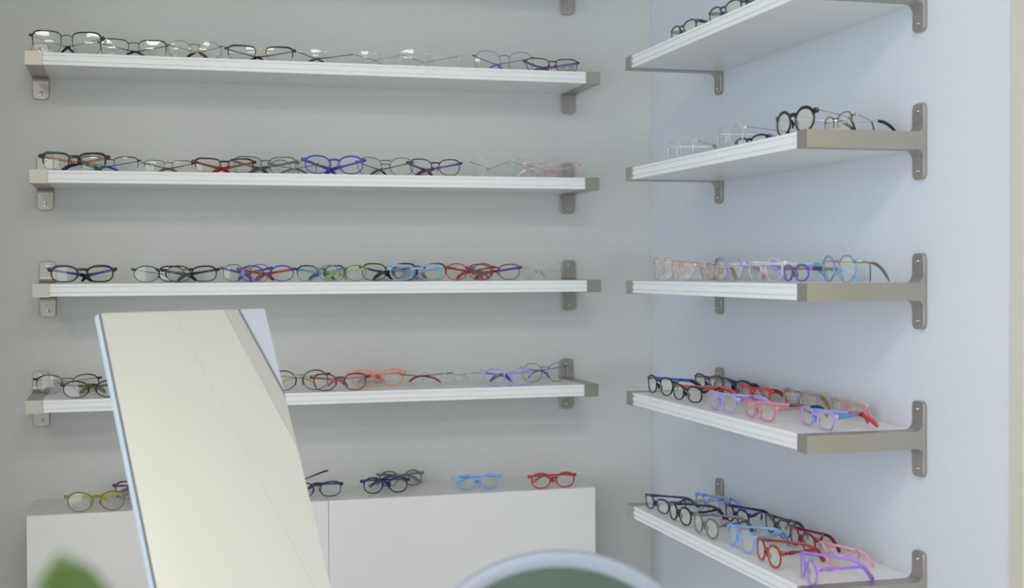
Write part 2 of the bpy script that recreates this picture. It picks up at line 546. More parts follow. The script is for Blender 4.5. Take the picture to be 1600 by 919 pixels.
    # lenses
    lm = LENS[o.get('ln', 'demo' if sh[0] == 'S' and o['k'] != 'clear' else 'clear')]
    for s in (-1, 1):
        bm = bmesh.new()
        pts = outline(shape, lw*.995, lh*.995, s)
        fr_, bk = [], []
        cv = 0.0015
        def V(x, y, dy):
            X_ = s*lw_c+x
            r2_ = (x/(lw/2))**2+(y/(lh/2))**2
            return bm.verts.new((X_, wy(X_)-cv*(1-r2_*.5)+dy, zc+y))
        for dy in (0, 0.0012):
            c0 = V(0, 0, dy)
            mid = [V(x*.55, y*.55, dy) for x, y in pts]
            outr = [V(x, y, dy) for x, y in pts]
            n = len(pts)
            for k in range(n):
                bm.faces.new((c0, mid[k], mid[(k+1) % n]))
                bm.faces.new((mid[k], outr[k], outr[(k+1) % n], mid[(k+1) % n]))
            if dy == 0: fr_ = outr
            else: bk = outr
        for k in range(n):
            bm.faces.new((fr_[k], fr_[(k+1) % n], bk[(k+1) % n], bk[k]))
        obj('lens', bm, lm, root)
    # temples
    L = 0.138 if not kid else 0.112
    L = min(L, W*1.02)
    avail = (-X if sh[0] == 'S' else -Y) - 0.014
    for s, phi in ((-1, o['f'][0]), (1, o['f'][1])):
        ph = math.radians(phi)
        if L*math.cos(ph) > avail:
            ph = math.acos(max(.05, min(1, avail/L)))
        hx, hy, hz = s*(W/2-0.0012), wy(W/2)+0.0045, zc+lh*0.30
        pts, ra, rb = [], [], []
        NS = 16
        upt = o.get('upt') and s < 0
        dec = -0.55 if upt else 0.10 if sh[0] == 'S' else 0.24 if sh == 'B1' else (0.30 if kid else 0.38)
        tz = (0.0034 if not kid else 0.0028) if not thin and rim != 'wire' else 0.0013
        tx = (0.0012 if not kid else 0.0016) if not thin else 0.0006
        if upt: tz, tx = .0016, .0012
        for k in range(NS+1):
            u = k/NS
            along = u*L
            bend = 0.68
            if u < bend:
                z = hz - hz*dec*(u/bend)
            else:
                q = (u-bend)/(1-bend)
                z = hz*(1-dec)*(1-q**1.5) + 0.0026*q if not upt else hz*(1.55+.18*math.sin(q*1.5))
                along = L*(bend + (u-bend)*(1-0.20*q))
            inw = 0.010*u*u*(1.8 if kid else 1.0)
            ax = -s*(math.sin(ph)*along + math.cos(ph)*inw)
            ay = math.cos(ph)*along - math.sin(ph)*inw
            pts.append(Vector((hx+ax, hy+max(ay, 0)+(0.0015 if s > 0 and phi > 44 else 0), max(z, .003))))
            wdt = 1.0 - 0.25*math.sin(PI*min(1, u/bend)) if u < bend else 1.0+0.15*math.sin(PI*(u-bend)/(1-bend))
            if thin and u > 0.66: wdt *= 1.6
            ra.append(tz*wdt); rb.append(tx*(1.6 if (thin and u > .66) else 1.0))
        ra[-1] *= .6
        cut = int(NS*0.62) if not kid else NS-1
        if o['tc'] in ('blue', 'red', 'silver', 'gold', 'yellow', 'skyblue', 'lime') and o['tp'] != o['tc']:
            cut = int(NS*.72)
        bm = bmesh.new()
        sweep(bm, pts[:cut+1], ra[:cut+1], rb[:cut+1], side=Vector((0, 0, 1)), n=8)
        if kid:                                           # rib rings of the flexible hinge
            d0 = (pts[2]-pts[1]).normalized()
            for q in (.010, .0145, .019):
                p0 = pts[0]+d0*q
                sweep(bm, [p0-d0*.001, p0+d0*.001], tz*1.2, tx*1.5, side=Vector((0, 0, 1)), n=8)
        tm = obj('temple', bm, TM, root)
        if o['tc'] != o['k']: tm['label'] = o['tc'].replace('clear', 'clear ')+' temple'
        bm = bmesh.new()
        if kid:
            e = pts[-1]
            d0 = (pts[-1]-pts[-3]).normalized()
            sweep(bm, pts[cut:], [v for v in ra[cut:]], rb[cut:], side=Vector((0, 0, 1)), n=8)
            loop = []
            c0 = e+Vector((d0.x, d0.y, 0))*0.001+Vector((0, 0, 0.0016))
            h = Vector((d0.x, d0.y, 0)).normalized()
            for k in range(12):
                a = 2*PI*k/12
                loop.append(c0+h*0.0032*math.cos(a)+Vector((0, 0, 0.0032*math.sin(a)+.0005)))
            sweep(bm, loop, .0013, .0012, side=Vector((-h.y, h.x, 0)), n=6, closed=True)
        else:
            sweep(bm, pts[cut:], [v*1.12 for v in ra[cut:]], [v*1.1 for v in rb[cut:]], side=Vector((0, 0, 1)), n=8)
        tt = obj('temple_tip', bm, PM, tm)
        if o['tp'] != o['tc']: tt['label'] = o['tp'].replace('clear', 'clear ')+' temple tip'
    return root

# tag = wall and shelf, x, y, z of the stand point, rotation, width, height, build, label
GLASSES = [
    ('B1', -1.324, -0.161, 0.4638, 0.0, 0.146, 0.048, dict(s='rect', r='brow', rt=2.2, k='black', m='metal', tc='silver', tp='black', f=(40, 44)), 'black metal rectangular glasses with thin silver temples, at left end, top back-wall shelf'),
    ('B1', -1.194, -0.141, 0.4638, 0.0, 0.144, 0.040, dict(s='rect', r='brow', rt=1.8, k='black', m='metal', tc='gunmetal', tp='black', f=(50, 48), ln='green'), 'black half-rim glasses with grey lower wires, second from left end, top back-wall shelf'),
    ('B1', -1.072, -0.161, 0.4638, 0.0, 0.117, 0.038, dict(s='oct', r='wire', rt=1.0, k='gunmetal', m='metal', tc='gold', tp='black', f=(52, 40)), 'thin grey-wire geometric glasses, third from left end, top back-wall shelf'),
    ('B1', -0.937, -0.161, 0.4638, 0.0, 0.149, 0.034, dict(s='rect', r='brow', rt=2.4, k='black', m='metal', tc='navy', tp='black', f=(46, 48), bc='gold'), 'black browline glasses with a gold bridge and navy temples, top back-wall shelf'),
    ('B1', -0.795, -0.151, 0.4638, 0.0, 0.126, 0.034, dict(s='oval', r='none', rt=1, k='silver', m='metal', tc='charcoal', tp='charcoal', f=(36, 58)), 'rimless glasses with dark patterned temples, mid top back-wall shelf'),
    ('B1', -0.690, -0.151, 0.4638, 0.0, 0.106, 0.034, dict(s='oval', r='none', rt=0.9, k='silver', m='metal', tc='silver', tp='clear', f=(50, 50)), 'faint rimless silver-wire glasses right of dark-templed rimless pair, top back-wall shelf'),
    ('B1', -0.571, -0.151, 0.4638, 0.0, 0.143, 0.041, dict(s='rect', r='full', rt=1.6, k='clear', m='clear', tc='silver', tp='clear', f=(44, 44)), 'clear glasses with bright glints, right of middle, top back-wall shelf'),
    ('B1', -0.392, -0.106, 0.4638, 0.0, 0.147, 0.052, dict(s='panto', r='wire', rt=1, k='greyviolet', m='metal', tc='purple', tp='purple', f=(34, 40)), 'thin violet-wire round glasses with purple temples, near right end, top back-wall shelf'),
    ('B1', -0.296, -0.161, 0.4638, 0.0, 0.132, 0.031, dict(s='rect', r='full', rt=1.5, k='tortoise', m='solid', tc='purple', tp='black', f=(44, 46)), 'tortoiseshell rectangular glasses, rightmost, top back-wall shelf'),
    ('B2', -1.312, -0.161, 0.2284, 0.0, 0.137, 0.039, dict(s='rect', r='brow', rt=3.1, k='black', m='solid', tc='orange', tp='charcoal', f=(62, 46)), 'bold black rectangular glasses, at left end, second back-wall shelf'),
    ('B2', -1.245, -0.116, 0.2284, 0.0, 0.127, 0.035, dict(s='rect', r='semi', rt=1.6, k='charcoal', m='metal', tc='blue', tp='blue', f=(40, 52)), 'black half-rim glasses with blue temples, half behind bold black pair, second back-wall shelf'),
    ('B2', -1.127, -0.151, 0.2284, 0.0, 0.108, 0.026, dict(s='rect', r='semi', rt=1.2, k='brown', m='metal', tc='gunmetal', tp='gunmetal', f=(42, 42)), 'grey-brown half-rim glasses with temples meeting in a low V, second back-wall shelf'),
    ('B2', -1.014, -0.161, 0.2284, 0.0, 0.132, 0.032, dict(s='rect', r='brow', rt=2.0, k='black', m='solid', tc='red', tp='red', f=(38, 40), t0='charcoal'), 'black rectangular glasses with red temples, second back-wall shelf'),
    ('B2', -0.926, -0.121, 0.2284, 0.0, 0.142, 0.040, dict(s='rect', r='full', rt=1.5, k='grey', m='solid', tc='grey', tp='gunmetal', f=(36, 48)), 'translucent grey glasses, just right of red-templed black pair, second back-wall shelf'),
    ('B2', -0.863, -0.091, 0.2284, 0.0, 0.110, 0.036, dict(s='oval', r='full', rt=1.2, k='gunmetal', m='metal', tc='charcoal', tp='gunmetal', f=(60, 40)), 'thin dark grey glasses, half hidden behind royal blue pair, second back-wall shelf'),
    ('B2', -0.784, -0.161, 0.2284, 0.0, 0.138, 0.042, dict(s='panto', r='full', rt=2.2, k='blue', m='solid', tc='blue', tp='blue', f=(38, 32)), 'royal blue plastic glasses, in middle, second back-wall shelf'),
    ('B2', -0.668, -0.131, 0.2284, 0.0, 0.133, 0.042, dict(s='panto', r='wire', rt=1.3, k='darkbrown', m='metal', tc='darkbrown', tp='darkbrown', f=(40, 40), n='double'), 'thin double-bridge wire glasses, right of royal blue pair, second back-wall shelf'),
    ('B2', -0.564, -0.161, 0.2284, 0.0, 0.124, 0.038, dict(s='cat', r='full', rt=1.6, k='plum', m='solid', tc='purple', tp='plum', f=(36, 44)), 'dark plum cat-eye glasses, right of middle, second back-wall shelf'),
    ('B2', -0.437, -0.141, 0.2284, 0.0, 0.109, 0.049, dict(s='round', r='full', rt=1.6, k='clear', m='clear', tc='silver', tp='clear', f=(56, 30)), 'clear glasses with silver hinge glint, left of another clear pair, second back-wall shelf'),
    ('B2', -0.314, -0.111, 0.2284, 0.0, 0.127, 0.055, dict(s='round', r='full', rt=1.5, k='clear', m='clear', tc='clear', tp='clear', f=(36, 48)), 'clear glasses, between other clear pair and pink pair, second back-wall shelf'),
    ('B2', -0.296, -0.161, 0.2284, 0.0, 0.138, 0.039, dict(s='rect', r='brow', rt=2.6, k='pinkclear', m='clear', tc='pinkclear', tp='pinkclear', f=(60, 36)), 'translucent pink browed glasses, rightmost, second back-wall shelf'),
    ('B3', -1.299, -0.161, -0.0000, 0.0, 0.134, 0.038, dict(s='rround', r='full', rt=2.8, k='black', m='solid', tc='blue', tp='black', f=(34, 30)), 'thick black glasses with blue temples at left end, third back-wall shelf'),
    ('B3', -1.141, -0.151, -0.0000, 0.0, 0.124, 0.036, dict(s='oval', r='full', rt=1.4, k='black', m='solid', tc='silver', tp='clear', f=(42, 42)), 'thin black oval glasses with pale clear temples, third back-wall shelf'),
    ('B3', -1.089, -0.121, -0.0000, 0.0, 0.131, 0.036, dict(s='rround', r='full', rt=2.0, k='black', m='solid', tc='black', tp='black', f=(38, 36)), 'black rectangular glasses with black temples, overlapping thin oval pair, third back-wall shelf'),
    ('B3', -0.966, -0.116, -0.0000, 0.0, 0.110, 0.039, dict(s='oct', r='full', rt=1.2, k='greyviolet', m='solid', tc='purple', tp='purple', f=(36, 34)), 'thin grey-violet geometric glasses with purple tips, behind red-templed pair, third back-wall shelf'),
    ('B3', -0.928, -0.161, -0.0000, 0.0, 0.123, 0.036, dict(s='oval', r='full', rt=1.8, k='violetblue', m='solid', tc='red', tp='red', f=(40, 36)), 'violet-blue round glasses with bright red temples, third back-wall shelf'),
    ('B3', -0.810, -0.131, -0.0000, 0.0, 0.114, 0.036, dict(s='rround', r='brow', rt=1.8, k='navy', m='solid', tc='skyblue', tp='steelblue', f=(54, 36)), 'navy glasses with pale blue temples, right of red-templed pair, third back-wall shelf'),
    ('B3', -0.768, -0.161, -0.0000, 0.0, 0.113, 0.036, dict(s='oval', r='full', rt=1.3, k='greygreen', m='solid', tc='lime', tp='lime', f=(40, 46)), 'grey-green oval glasses with lime temples, in middle, third back-wall shelf'),
    ('B3', -0.659, -0.121, -0.0000, 0.0, 0.132, 0.040, dict(s='rround', r='full', rt=1.6, k='black', m='solid', tc='violetblue', tp='black', f=(40, 30)), 'black glasses with violet temples, left of sky-blue pair, third back-wall shelf'),
    ('B3', -0.608, -0.161, -0.0000, 0.0, 0.125, 0.037, dict(s='rround', r='full', rt=2.4, k='skyblue', m='solid', tc='skyblue', tp='skyblue', f=(40, 36)), 'translucent sky-blue glasses, third back-wall shelf'),
    ('B3', -0.587, -0.106, -0.0000, 0.0, 0.129, 0.040, dict(s='rround', r='brow', rt=2.0, k='burgundy', m='solid', tc='pink', tp='red', f=(34, 44)), 'dark red glasses with pink temples, behind sky-blue pair, third back-wall shelf'),
    ('B3', -0.480, -0.131, -0.0000, 0.0, 0.118, 0.039, dict(s='oval', r='full', rt=1.5, k='red', m='solid', tc='red', tp='red', f=(60, 30)), 'bright red-framed glasses, left of burgundy pair, third back-wall shelf'),
    ('B3', -0.431, -0.161, -0.0000, 0.0, 0.129, 0.037, dict(s='cat', r='full', rt=1.6, k='burgundy', m='solid', tc='violetblue', tp='burgundy', f=(34, 38)), 'burgundy cat-eye glasses with violet temples, third back-wall shelf'),
    ('B3', -0.317, -0.141, -0.0000, 0.0, 0.102, 0.040, dict(s='rround', r='full', rt=1.6, k='clear', m='clear', tc='clear', tp='silver', f=(50, 30)), 'clear glasses, rightmost, third back-wall shelf'),
    ('B4', -1.335, -0.066, -0.2332, 0.0, 0.138, 0.042, dict(s='panto', r='brow', rt=1.7, k='black', m='metal', tc='gold', tp='silver', f=(60, 60)), 'black half-rim glasses with pale gold temples, at left end, fourth back-wall shelf'),
    ('B4', -1.281, -0.183, -0.2332, 0.0, 0.123, 0.037, dict(s='oval', r='full', rt=1.8, k='black', m='solid', tc='gunmetal', tp='olive', f=(40, 44)), 'black oval glasses cut off by tilted mirror, fourth back-wall shelf'),
    ('B4', -0.860, -0.147, -0.2332, 0.0, 0.132, 0.045, dict(s='round', r='full', rt=1.5, k='black', m='solid', tc='silver', tp='gold', f=(56, 50), bc='gold'), 'thin black and gold round glasses, right of tilted mirror, fourth back-wall shelf'),
    ('B4', -0.778, -0.183, -0.2332, 0.0, 0.125, 0.039, dict(s='cat', r='full', rt=1.9, k='tortoise', m='solid', tc='rose', tp='rose', f=(44, 34)), 'tortoiseshell cat-eye glasses with rosy temples, fourth back-wall shelf'),
    ('B4', -0.685, -0.108, -0.2332, 0.0, 0.129, 0.041, dict(s='rround', r='full', rt=2.8, k='coral', m='solid', tc='coralclear', tp='rose', f=(34, 44)), 'coral pink translucent glasses, fourth back-wall shelf'),
    ('B4', -0.585, -0.142, -0.2332, 0.0, 0.129, 0.037, dict(s='rect', r='none', rt=1.2, k='silver', m='metal', tc='navy', tp='burgundy', f=(60, 36)), 'rimless glasses with red and navy temples, right of coral pair, fourth back-wall shelf'),
    ('B4', -0.490, -0.123, -0.2332, 0.0, 0.105, 0.037, dict(s='rround', r='full', rt=1.5, k='clear', m='clear', tc='silver', tp='clear', f=(44, 30)), 'clear glasses, left of lilac pair, fourth back-wall shelf'),
    ('B4', -0.408, -0.183, -0.2332, 0.0, 0.121, 0.041, dict(s='rround', r='full', rt=2.2, k='lilac', m='solid', tc='lilac', tp='purple', f=(46, 36)), 'lilac translucent glasses, fourth back-wall shelf'),
    ('B4', -0.303, -0.115, -0.2332, 0.0, 0.111, 0.045, dict(s='round', r='wire', rt=1.2, k='greyviolet', m='metal', tc='purple', tp='purple', f=(50, 34)), 'thin violet-grey round glasses with dark purple temples, rightmost, fourth back-wall shelf'),
    ('B5', -1.276, -0.175, -0.4652, 0.0, 0.124, 0.042, dict(s='panto', r='full', rt=1.8, k='olive', m='solid', tc='yellow', tp='yellow', f=(40, 36)), 'olive-grey glasses with yellow temples, at left end of cabinet top'),
    ('B5', -1.191, -0.050, -0.4652, 0.0, 0.113, 0.041, dict(s='rround', r='brow', rt=1.8, k='navy', m='solid', tc='red', tp='blue', f=(48, 44)), 'navy and red glasses half hidden behind tall tilted mirror on cabinet top'),
    ('B5', -1.143, -0.155, -0.4652, 0.0, 0.113, 0.032, dict(s='oval', r='full', rt=1.8, k='blue', m='solid', tc='blue', tp='blue', f=(40, 40)), 'blue-tipped glasses almost fully hidden behind tall tilted mirror on cabinet top'),
    ('B5', -0.824, -0.140, -0.4652, 0.0, 0.116, 0.035, dict(s='rround', r='full', rt=1.8, k='navy', m='solid', tc='navy', tp='charcoal', f=(50, 30), upt=1), 'navy glasses with one dark raised temple, right of tall tilted mirror on cabinet top'),
    ('B5', -0.673, -0.135, -0.4652, 0.0, 0.109, 0.038, dict(s='kid', r='full', rt=2.3, k='navy', m='solid', tc='navy', tp='black', f=(36, 34), kid=1), "navy children's glasses with looped tips, in front of grey pair on cabinet top"),
    ('B5', -0.624, -0.052, -0.4652, 0.0, 0.108, 0.038, dict(s='kid', r='full', rt=2.3, k='grey', m='solid', tc='grey', tp='grey', f=(38, 34), kid=1), "olive-grey children's glasses, behind navy looped pair on cabinet top"),
    ('B5', -0.469, -0.145, -0.4652, 0.0, 0.111, 0.036, dict(s='kid', r='full', rt=2.3, k='lightblue', m='solid', tc='lightblue', tp='lightblue', f=(36, 38), kid=1), "light blue children's glasses, alone on right half of cabinet top"),
    ('B5', -0.303, -0.177, -0.4652, 0.0, 0.113, 0.037, dict(s='kid', r='full', rt=2.3, k='red', m='solid', tc='red', tp='red', f=(38, 36), kid=1), "red children's glasses, rightmost on cabinet top"),
    ('S1', -0.177, -0.618, 0.4647, -89.5, 0.130, 0.032, dict(s='rround', r='full', rt=2.0, k='slate', m='solid', tc='slate', tp='slate', f=(20, 24)), 'dark grey glasses, farthest from camera, top side-wall shelf'),
    ('S1', -0.177, -0.808, 0.4647, -86.6, 0.130, 0.032, dict(s='rround', r='full', rt=2.0, k='slate', m='solid', tc='slate', tp='slate', f=(40, 34)), 'dark grey glasses, second from far end, top side-wall shelf'),
    ('S1', -0.157, -0.915, 0.4647, -87.4, 0.130, 0.038, dict(s='rround', r='full', rt=2.0, k='plum', m='solid', tc='plum', tp='plum', f=(40, 34)), 'brown glasses barely in view, third from far end, top side-wall shelf'),
    ('S2', -0.167, -0.578, 0.2346, -88.3, 0.130, 0.044, dict(s='rround', r='full', rt=2.2, k='clear', m='clear', tc='clear', tp='silver', f=(36, 40)), 'clear glasses, farthest from camera, second side-wall shelf'),
    ('S2', -0.147, -0.762, 0.2346, -92.3, 0.130, 0.053, dict(s='round', r='full', rt=2.2, k='clear', m='clear', tc='silver', tp='gunmetal', f=(20, 14)), 'tall clear glasses with a silver temple, behind small navy pair, second side-wall shelf'),
    ('S2', -0.137, -0.829, 0.2346, -88.4, 0.130, 0.025, dict(s='rround', r='full', rt=2.0, k='navy', m='solid', tc='clear', tp='gunmetal', f=(36, 40)), 'navy glasses in front of tall clear pair, second side-wall shelf'),
    ('S2', -0.177, -1.072, 0.2346, -90.1, 0.137, 0.044, dict(s='round', r='full', rt=3.0, k='black', m='solid', tc='silver', tp='black', f=(16, 30)), 'large round black glasses, at near half, second side-wall shelf'),
    ('S2', -0.107, -1.082, 0.2346, -97.7, 0.125, 0.035, dict(s='rround', r='semi', rt=1.2, k='gunmetal', m='metal', tc='silver', tp='black', f=(40, 50)), 'silver half-rim glasses right of large round black pair, second side-wall shelf'),
    ('S3', -0.177, -0.511, 0.0002, -91.8, 0.130, 0.048, dict(s='round', r='full', rt=1.6, k='pinkclear', m='clear', tc='pinkclear', tp='pinkclear', f=(40, 40)), 'pale clear pink glasses, farthest from camera, third side-wall shelf'),
    ('S3', -0.177, -0.608, 0.0002, -92.8, 0.130, 0.041, dict(s='rround', r='full', rt=1.9, k='pinkclear', m='clear', tc='pinkclear', tp='burgundy', f=(30, 26)), 'clear pink glasses with dark red tips, second from far end, third side-wall shelf'),
    ('S3', -0.147, -0.700, 0.0002, -96.0, 0.130, 0.036, dict(s='rround', r='full', rt=1.6, k='pinkclear', m='clear', tc='silver', tp='rose', f=(40, 36)), 'clear pink glasses, just behind pale lilac pair, third side-wall shelf'),
    ('S3', -0.187, -0.844, 0.0002, -93.6, 0.130, 0.042, dict(s='rround', r='full', rt=2.4, k='lilacclear', m='clear', tc='lilacclear', tp='lilac', f=(36, 30)), 'pale lilac glasses, in middle, third side-wall shelf'),
    ('S3', -0.187, -0.986, 0.0002, -91.0, 0.137, 0.042, dict(s='round', r='full', rt=2.2, k='clear', m='clear', tc='clear', tp='skyblue', f=(24, 28)), 'large clear round glasses with blue temple tips, on near half, third side-wall shelf'),
    ('S3', -0.147, -1.017, 0.0002, -97.7, 0.125, 0.031, dict(s='oval', r='full', rt=2.4, k='purple', m='solid', tc='plum', tp='skyblue', f=(14, 40)), 'purple glasses, between large clear pair and octagonal pair, third side-wall shelf'),
    ('S3', -0.157, -1.174, 0.0002, -96.5, 0.135, 0.044, dict(s='oct', r='full', rt=1.8, k='blueclear', m='clear', tc='gold', tp='gunmetal', f=(62, 56)), 'pale blue octagonal glasses with gold temples, nearest camera, third side-wall shelf'),
    ('S4', -0.174, -0.486, -0.2317, -87.1, 0.130, 0.039, dict(s='panto', r='full', rt=1.9, k='black', m='solid', tc='blue', tp='black', f=(46, 60)), 'black round glasses with a blue inner edge, farthest from camera, fourth side-wall shelf'),
    ('S4', -0.177, -0.633, -0.2317, -86.1, 0.130, 0.033, dict(s='rround', r='full', rt=2.2, k='black', m='solid', tc='red', tp='red', f=(30, 44)), 'black rectangular glasses with red temples, on front row, fourth side-wall shelf'),
    ('S4', -0.060, -0.470, -0.2317, -85.0, 0.130, 0.038, dict(s='rround', r='full', rt=2.0, k='slate', m='solid', tc='slate', tp='slate', f=(50, 50)), 'dark grey glasses, back row at far end, fourth side-wall shelf by wall plate'),
    ('S4', -0.051, -0.579, -0.2317, -86.8, 0.130, 0.037, dict(s='rround', r='full', rt=2.0, k='navy', m='solid', tc='navy', tp='navy', f=(50, 30)), 'dark navy glasses, in front of dark grey pair, fourth side-wall shelf'),
    ('S4', -0.185, -0.810, -0.2317, -90.8, 0.130, 0.035, dict(s='rect', r='full', rt=2.6, k='lilac', m='solid', tc='lilac', tp='lilac', f=(44, 50)), 'lilac rectangular glasses, on front row, fourth side-wall shelf'),
    ('S4', -0.061, -0.686, -0.2317, -88.9, 0.130, 0.033, dict(s='rect', r='full', rt=2.4, k='orangered', m='solid', tc='orangered', tp='red', f=(44, 48)), 'orange-red glasses, on back row, fourth side-wall shelf'),
    ('S4', -0.181, -0.952, -0.2317, -91.9, 0.130, 0.032, dict(s='rect', r='full', rt=2.6, k='rose', m='solid', tc='rose', tp='charcoal', f=(40, 20)), 'pink and grey rectangular glasses with one dark temple, front row, fourth side-wall shelf'),
    ('S4', -0.048, -0.840, -0.2317, -88.7, 0.130, 0.040, dict(s='rround', r='full', rt=2.4, k='lilacclear', m='clear', tc='ochre', tp='ochre', f=(44, 36)), 'clear lilac glasses with orange-brown temples, back row, fourth side-wall shelf'),
    ('S4', -0.148, -1.090, -0.2317, -93.5, 0.130, 0.032, dict(s='rect', r='full', rt=2.6, k='skypink', m='solid', nc='cornflower', tc='cornflower', tp='red', f=(42, 38)), 'blue and pink rectangular glasses with red temple tips, nearest camera, fourth side-wall shelf'),
    ('S4', -0.032, -0.982, -0.2317, -93.7, 0.130, 0.035, dict(s='oval', r='full', rt=3.4, k='pinkclear', m='clear', tc='pinkclear', tp='pink', f=(36, 44)), 'pale translucent pink glasses, back row near wall, fourth side-wall shelf'),
    ('S5', -0.184, -0.492, -0.4676, -86.2, 0.120, 0.031, dict(s='rround', r='full', rt=2.2, k='navy', m='solid', tc='navy', tp='navy', f=(28, 40), kid=1), "navy rectangular children's glasses, farthest from camera, bottom side-wall shelf"),
    ('S5', -0.188, -0.622, -0.4676, -90.0, 0.118, 0.038, dict(s='kid', r='full', rt=2.6, k='black', m='solid', tc='black', tp='black', f=(22, 26), kid=1), "black round children's glasses, second on front row, bottom side-wall shelf"),
    ('S5', -0.091, -0.531, -0.4676, -87.4, 0.118, 0.036, dict(s='kid', r='full', rt=2.4, k='lightblue', m='solid', tc='lightblue', tp='lightblue', f=(44, 40), kid=1), "light blue children's glasses, at back against wall plate, bottom side-wall shelf"),
    ('S5', -0.190, -0.749, -0.4676, -89.8, 0.118, 0.039, dict(s='kid', r='full', rt=2.6, k='grey', m='solid', tc='grey', tp='grey', f=(20, 26), kid=1), "grey round children's glasses, front row right of black pair, bottom side-wall shelf"),
    ('S5', -0.091, -0.670, -0.4676, -90.8, 0.118, 0.037, dict(s='kid', r='full', rt=2.6, k='navy', m='solid', tc='navy', tp='navy', f=(24, 24), kid=1), "navy round children's glasses, on back row, bottom side-wall shelf"),
    ('S5', -0.180, -0.873, -0.4676, -91.3, 0.120, 0.040, dict(s='kid', r='full', rt=2.6, k='lightblue', m='solid', tc='lightblue', tp='lightblue', f=(20, 26), kid=1), "light blue round children's glasses, front row left of red pair, bottom side-wall shelf"),
    ('S5', -0.064, -0.787, -0.4676, -91.9, 0.118, 0.037, dict(s='kid', r='full', rt=2.4, k='slate', m='solid', tc='slate', tp='slate', f=(34, 30), kid=1), "dark grey children's glasses, back row right of navy pair, bottom side-wall shelf"),
    ('S5', -0.186, -0.995, -0.4676, -95.1, 0.118, 0.040, dict(s='kid', r='full', rt=2.8, k='brickred', m='solid', tc='brickred', tp='brickred', f=(24, 24), kid=1), "brick-red round children's glasses, on front row, bottom side-wall shelf"),
    ('S5', -0.077, -0.906, -0.4676, -95.3, 0.120, 0.037, dict(s='kid', r='full', rt=2.6, k='burgundy', m='solid', tc='burgundy', tp='burgundy', f=(20, 22), kid=1), "burgundy children's glasses, back row behind red pair, bottom side-wall shelf"),
    ('S5', -0.089, -1.018, -0.4676, -101.4, 0.118, 0.032, dict(s='kid', r='full', rt=2.6, k='pink', m='solid', tc='pink', tp='pink', f=(22, 26), kid=1), "pale pink children's glasses, nearest wall, bottom side-wall shelf"),
    ('S5', -0.180, -1.120, -0.4676, -105.2, 0.120, 0.042, dict(s='kid', r='full', rt=2.6, k='violet', m='solid', tc='violet', tp='violet', f=(18, 20), kid=1), "bright violet children's glasses, nearest camera, bottom side-wall shelf"),
]
for g_ in GLASSES:
    make_glasses(*g_)

# ------------------------------------------------------------------ table with the two mirrors
t = thing('table', 'white table holding the two mirrors, below the picture', 'table', (-1.12, -1.55, ZF))
HT = 0.745
bm = bmesh.new(); box(bm, -.62, .62, -.42, .42, HT-.028, HT); obj('tabletop', bm, TABM, t, bevel=.003)
for sx in (-1, 1):
    for sy in (-1, 1):
        bm = bmesh.new(); box(bm, sx*.57-.022, sx*.57+.022, sy*.37-.022, sy*.37+.022, 0, HT-.028)
        obj('leg', bm, STEEL, t, bevel=.002)
ZT = ZF+HT
# tall mirror leaning back, seen from the front left
e1 = Vector((0.87703, 0.48043, 0.00000)); e2 = Vector((0.18319, -0.33442, -0.92445)); TL = Vector((-1.23564, -1.10010, -0.03280)); MW = 0.2673
nrm = e1.cross(e2)
if nrm.dot(cam.location-TL) < 0: nrm = -nrm
ML = (TL.z - ZT - 0.008)/(-e2.z)
base = TL + e2*ML + e1*MW/2
t = thing('tilted_mirror', 'tall rectangular mirror with a thin white frame, leaning back in front of the shelves', 'mirror', (base.x, base.y, ZT))
off = Vector((base.x, base.y, ZT))
def slab(bm, a0, a1, b0, b1, n0, n1, rc=0.0):
    """a along e1, b along e2 (down), n along front normal"""
    pts = [(a0, b0), (a1, b0), (a1, b1), (a0, b1)]
    if rc:
        pts = []
        for (cx, cz, q) in ((a0+rc, b0+rc, 180), (a1-rc, b0+rc, 270), (a1-rc, b1-rc, 0), (a0+rc, b1-rc, 90)):
            for k in range(5):
                a = math.radians(q+90*k/4)
                pts.append((cx+rc*math.cos(a), cz+rc*math.sin(a)))
    F = [bm.verts.new(TL+e1*a+e2*b+nrm*n1-off) for a, b in pts]
    B = [bm.verts.new(TL+e1*a+e2*b+nrm*n0-off) for a, b in pts]
    n = len(pts)
    bm.faces.new(F); bm.faces.new(B[::-1])
    for i in range(n):
        bm.faces.new((F[i], F[(i+1) % n], B[(i+1) % n], B[i]))
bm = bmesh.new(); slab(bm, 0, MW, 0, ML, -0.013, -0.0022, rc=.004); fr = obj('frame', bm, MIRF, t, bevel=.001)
bm = bmesh.new(); slab(bm, 0.001, MW-0.0008, 0.001, ML-.006, -0.0021, 0.0, rc=.003); obj('gasket', bm, GASK, t)
bm = bmesh.new(); slab(bm, 0.0035, MW-0.0012, 0.0012, ML-.006, 0.0001, 0.0016, rc=.003); obj('mirror_glass', bm, MIRG, t, smooth=False)
bm = bmesh.new()
pA = TL+e1*(MW/2)+e2*(ML*.35)-nrm*.018
pB = Vector((pA.x, pA.y, ZT+.004)) - Vector((nrm.x, nrm.y, 0)).normalized()*.02
sweep(bm, [pA-off, pB-off], .004, .03, side=Vector((nrm.x, nrm.y, 0)).normalized(), n=8)
obj('rear_strut', bm, MIRF, t)

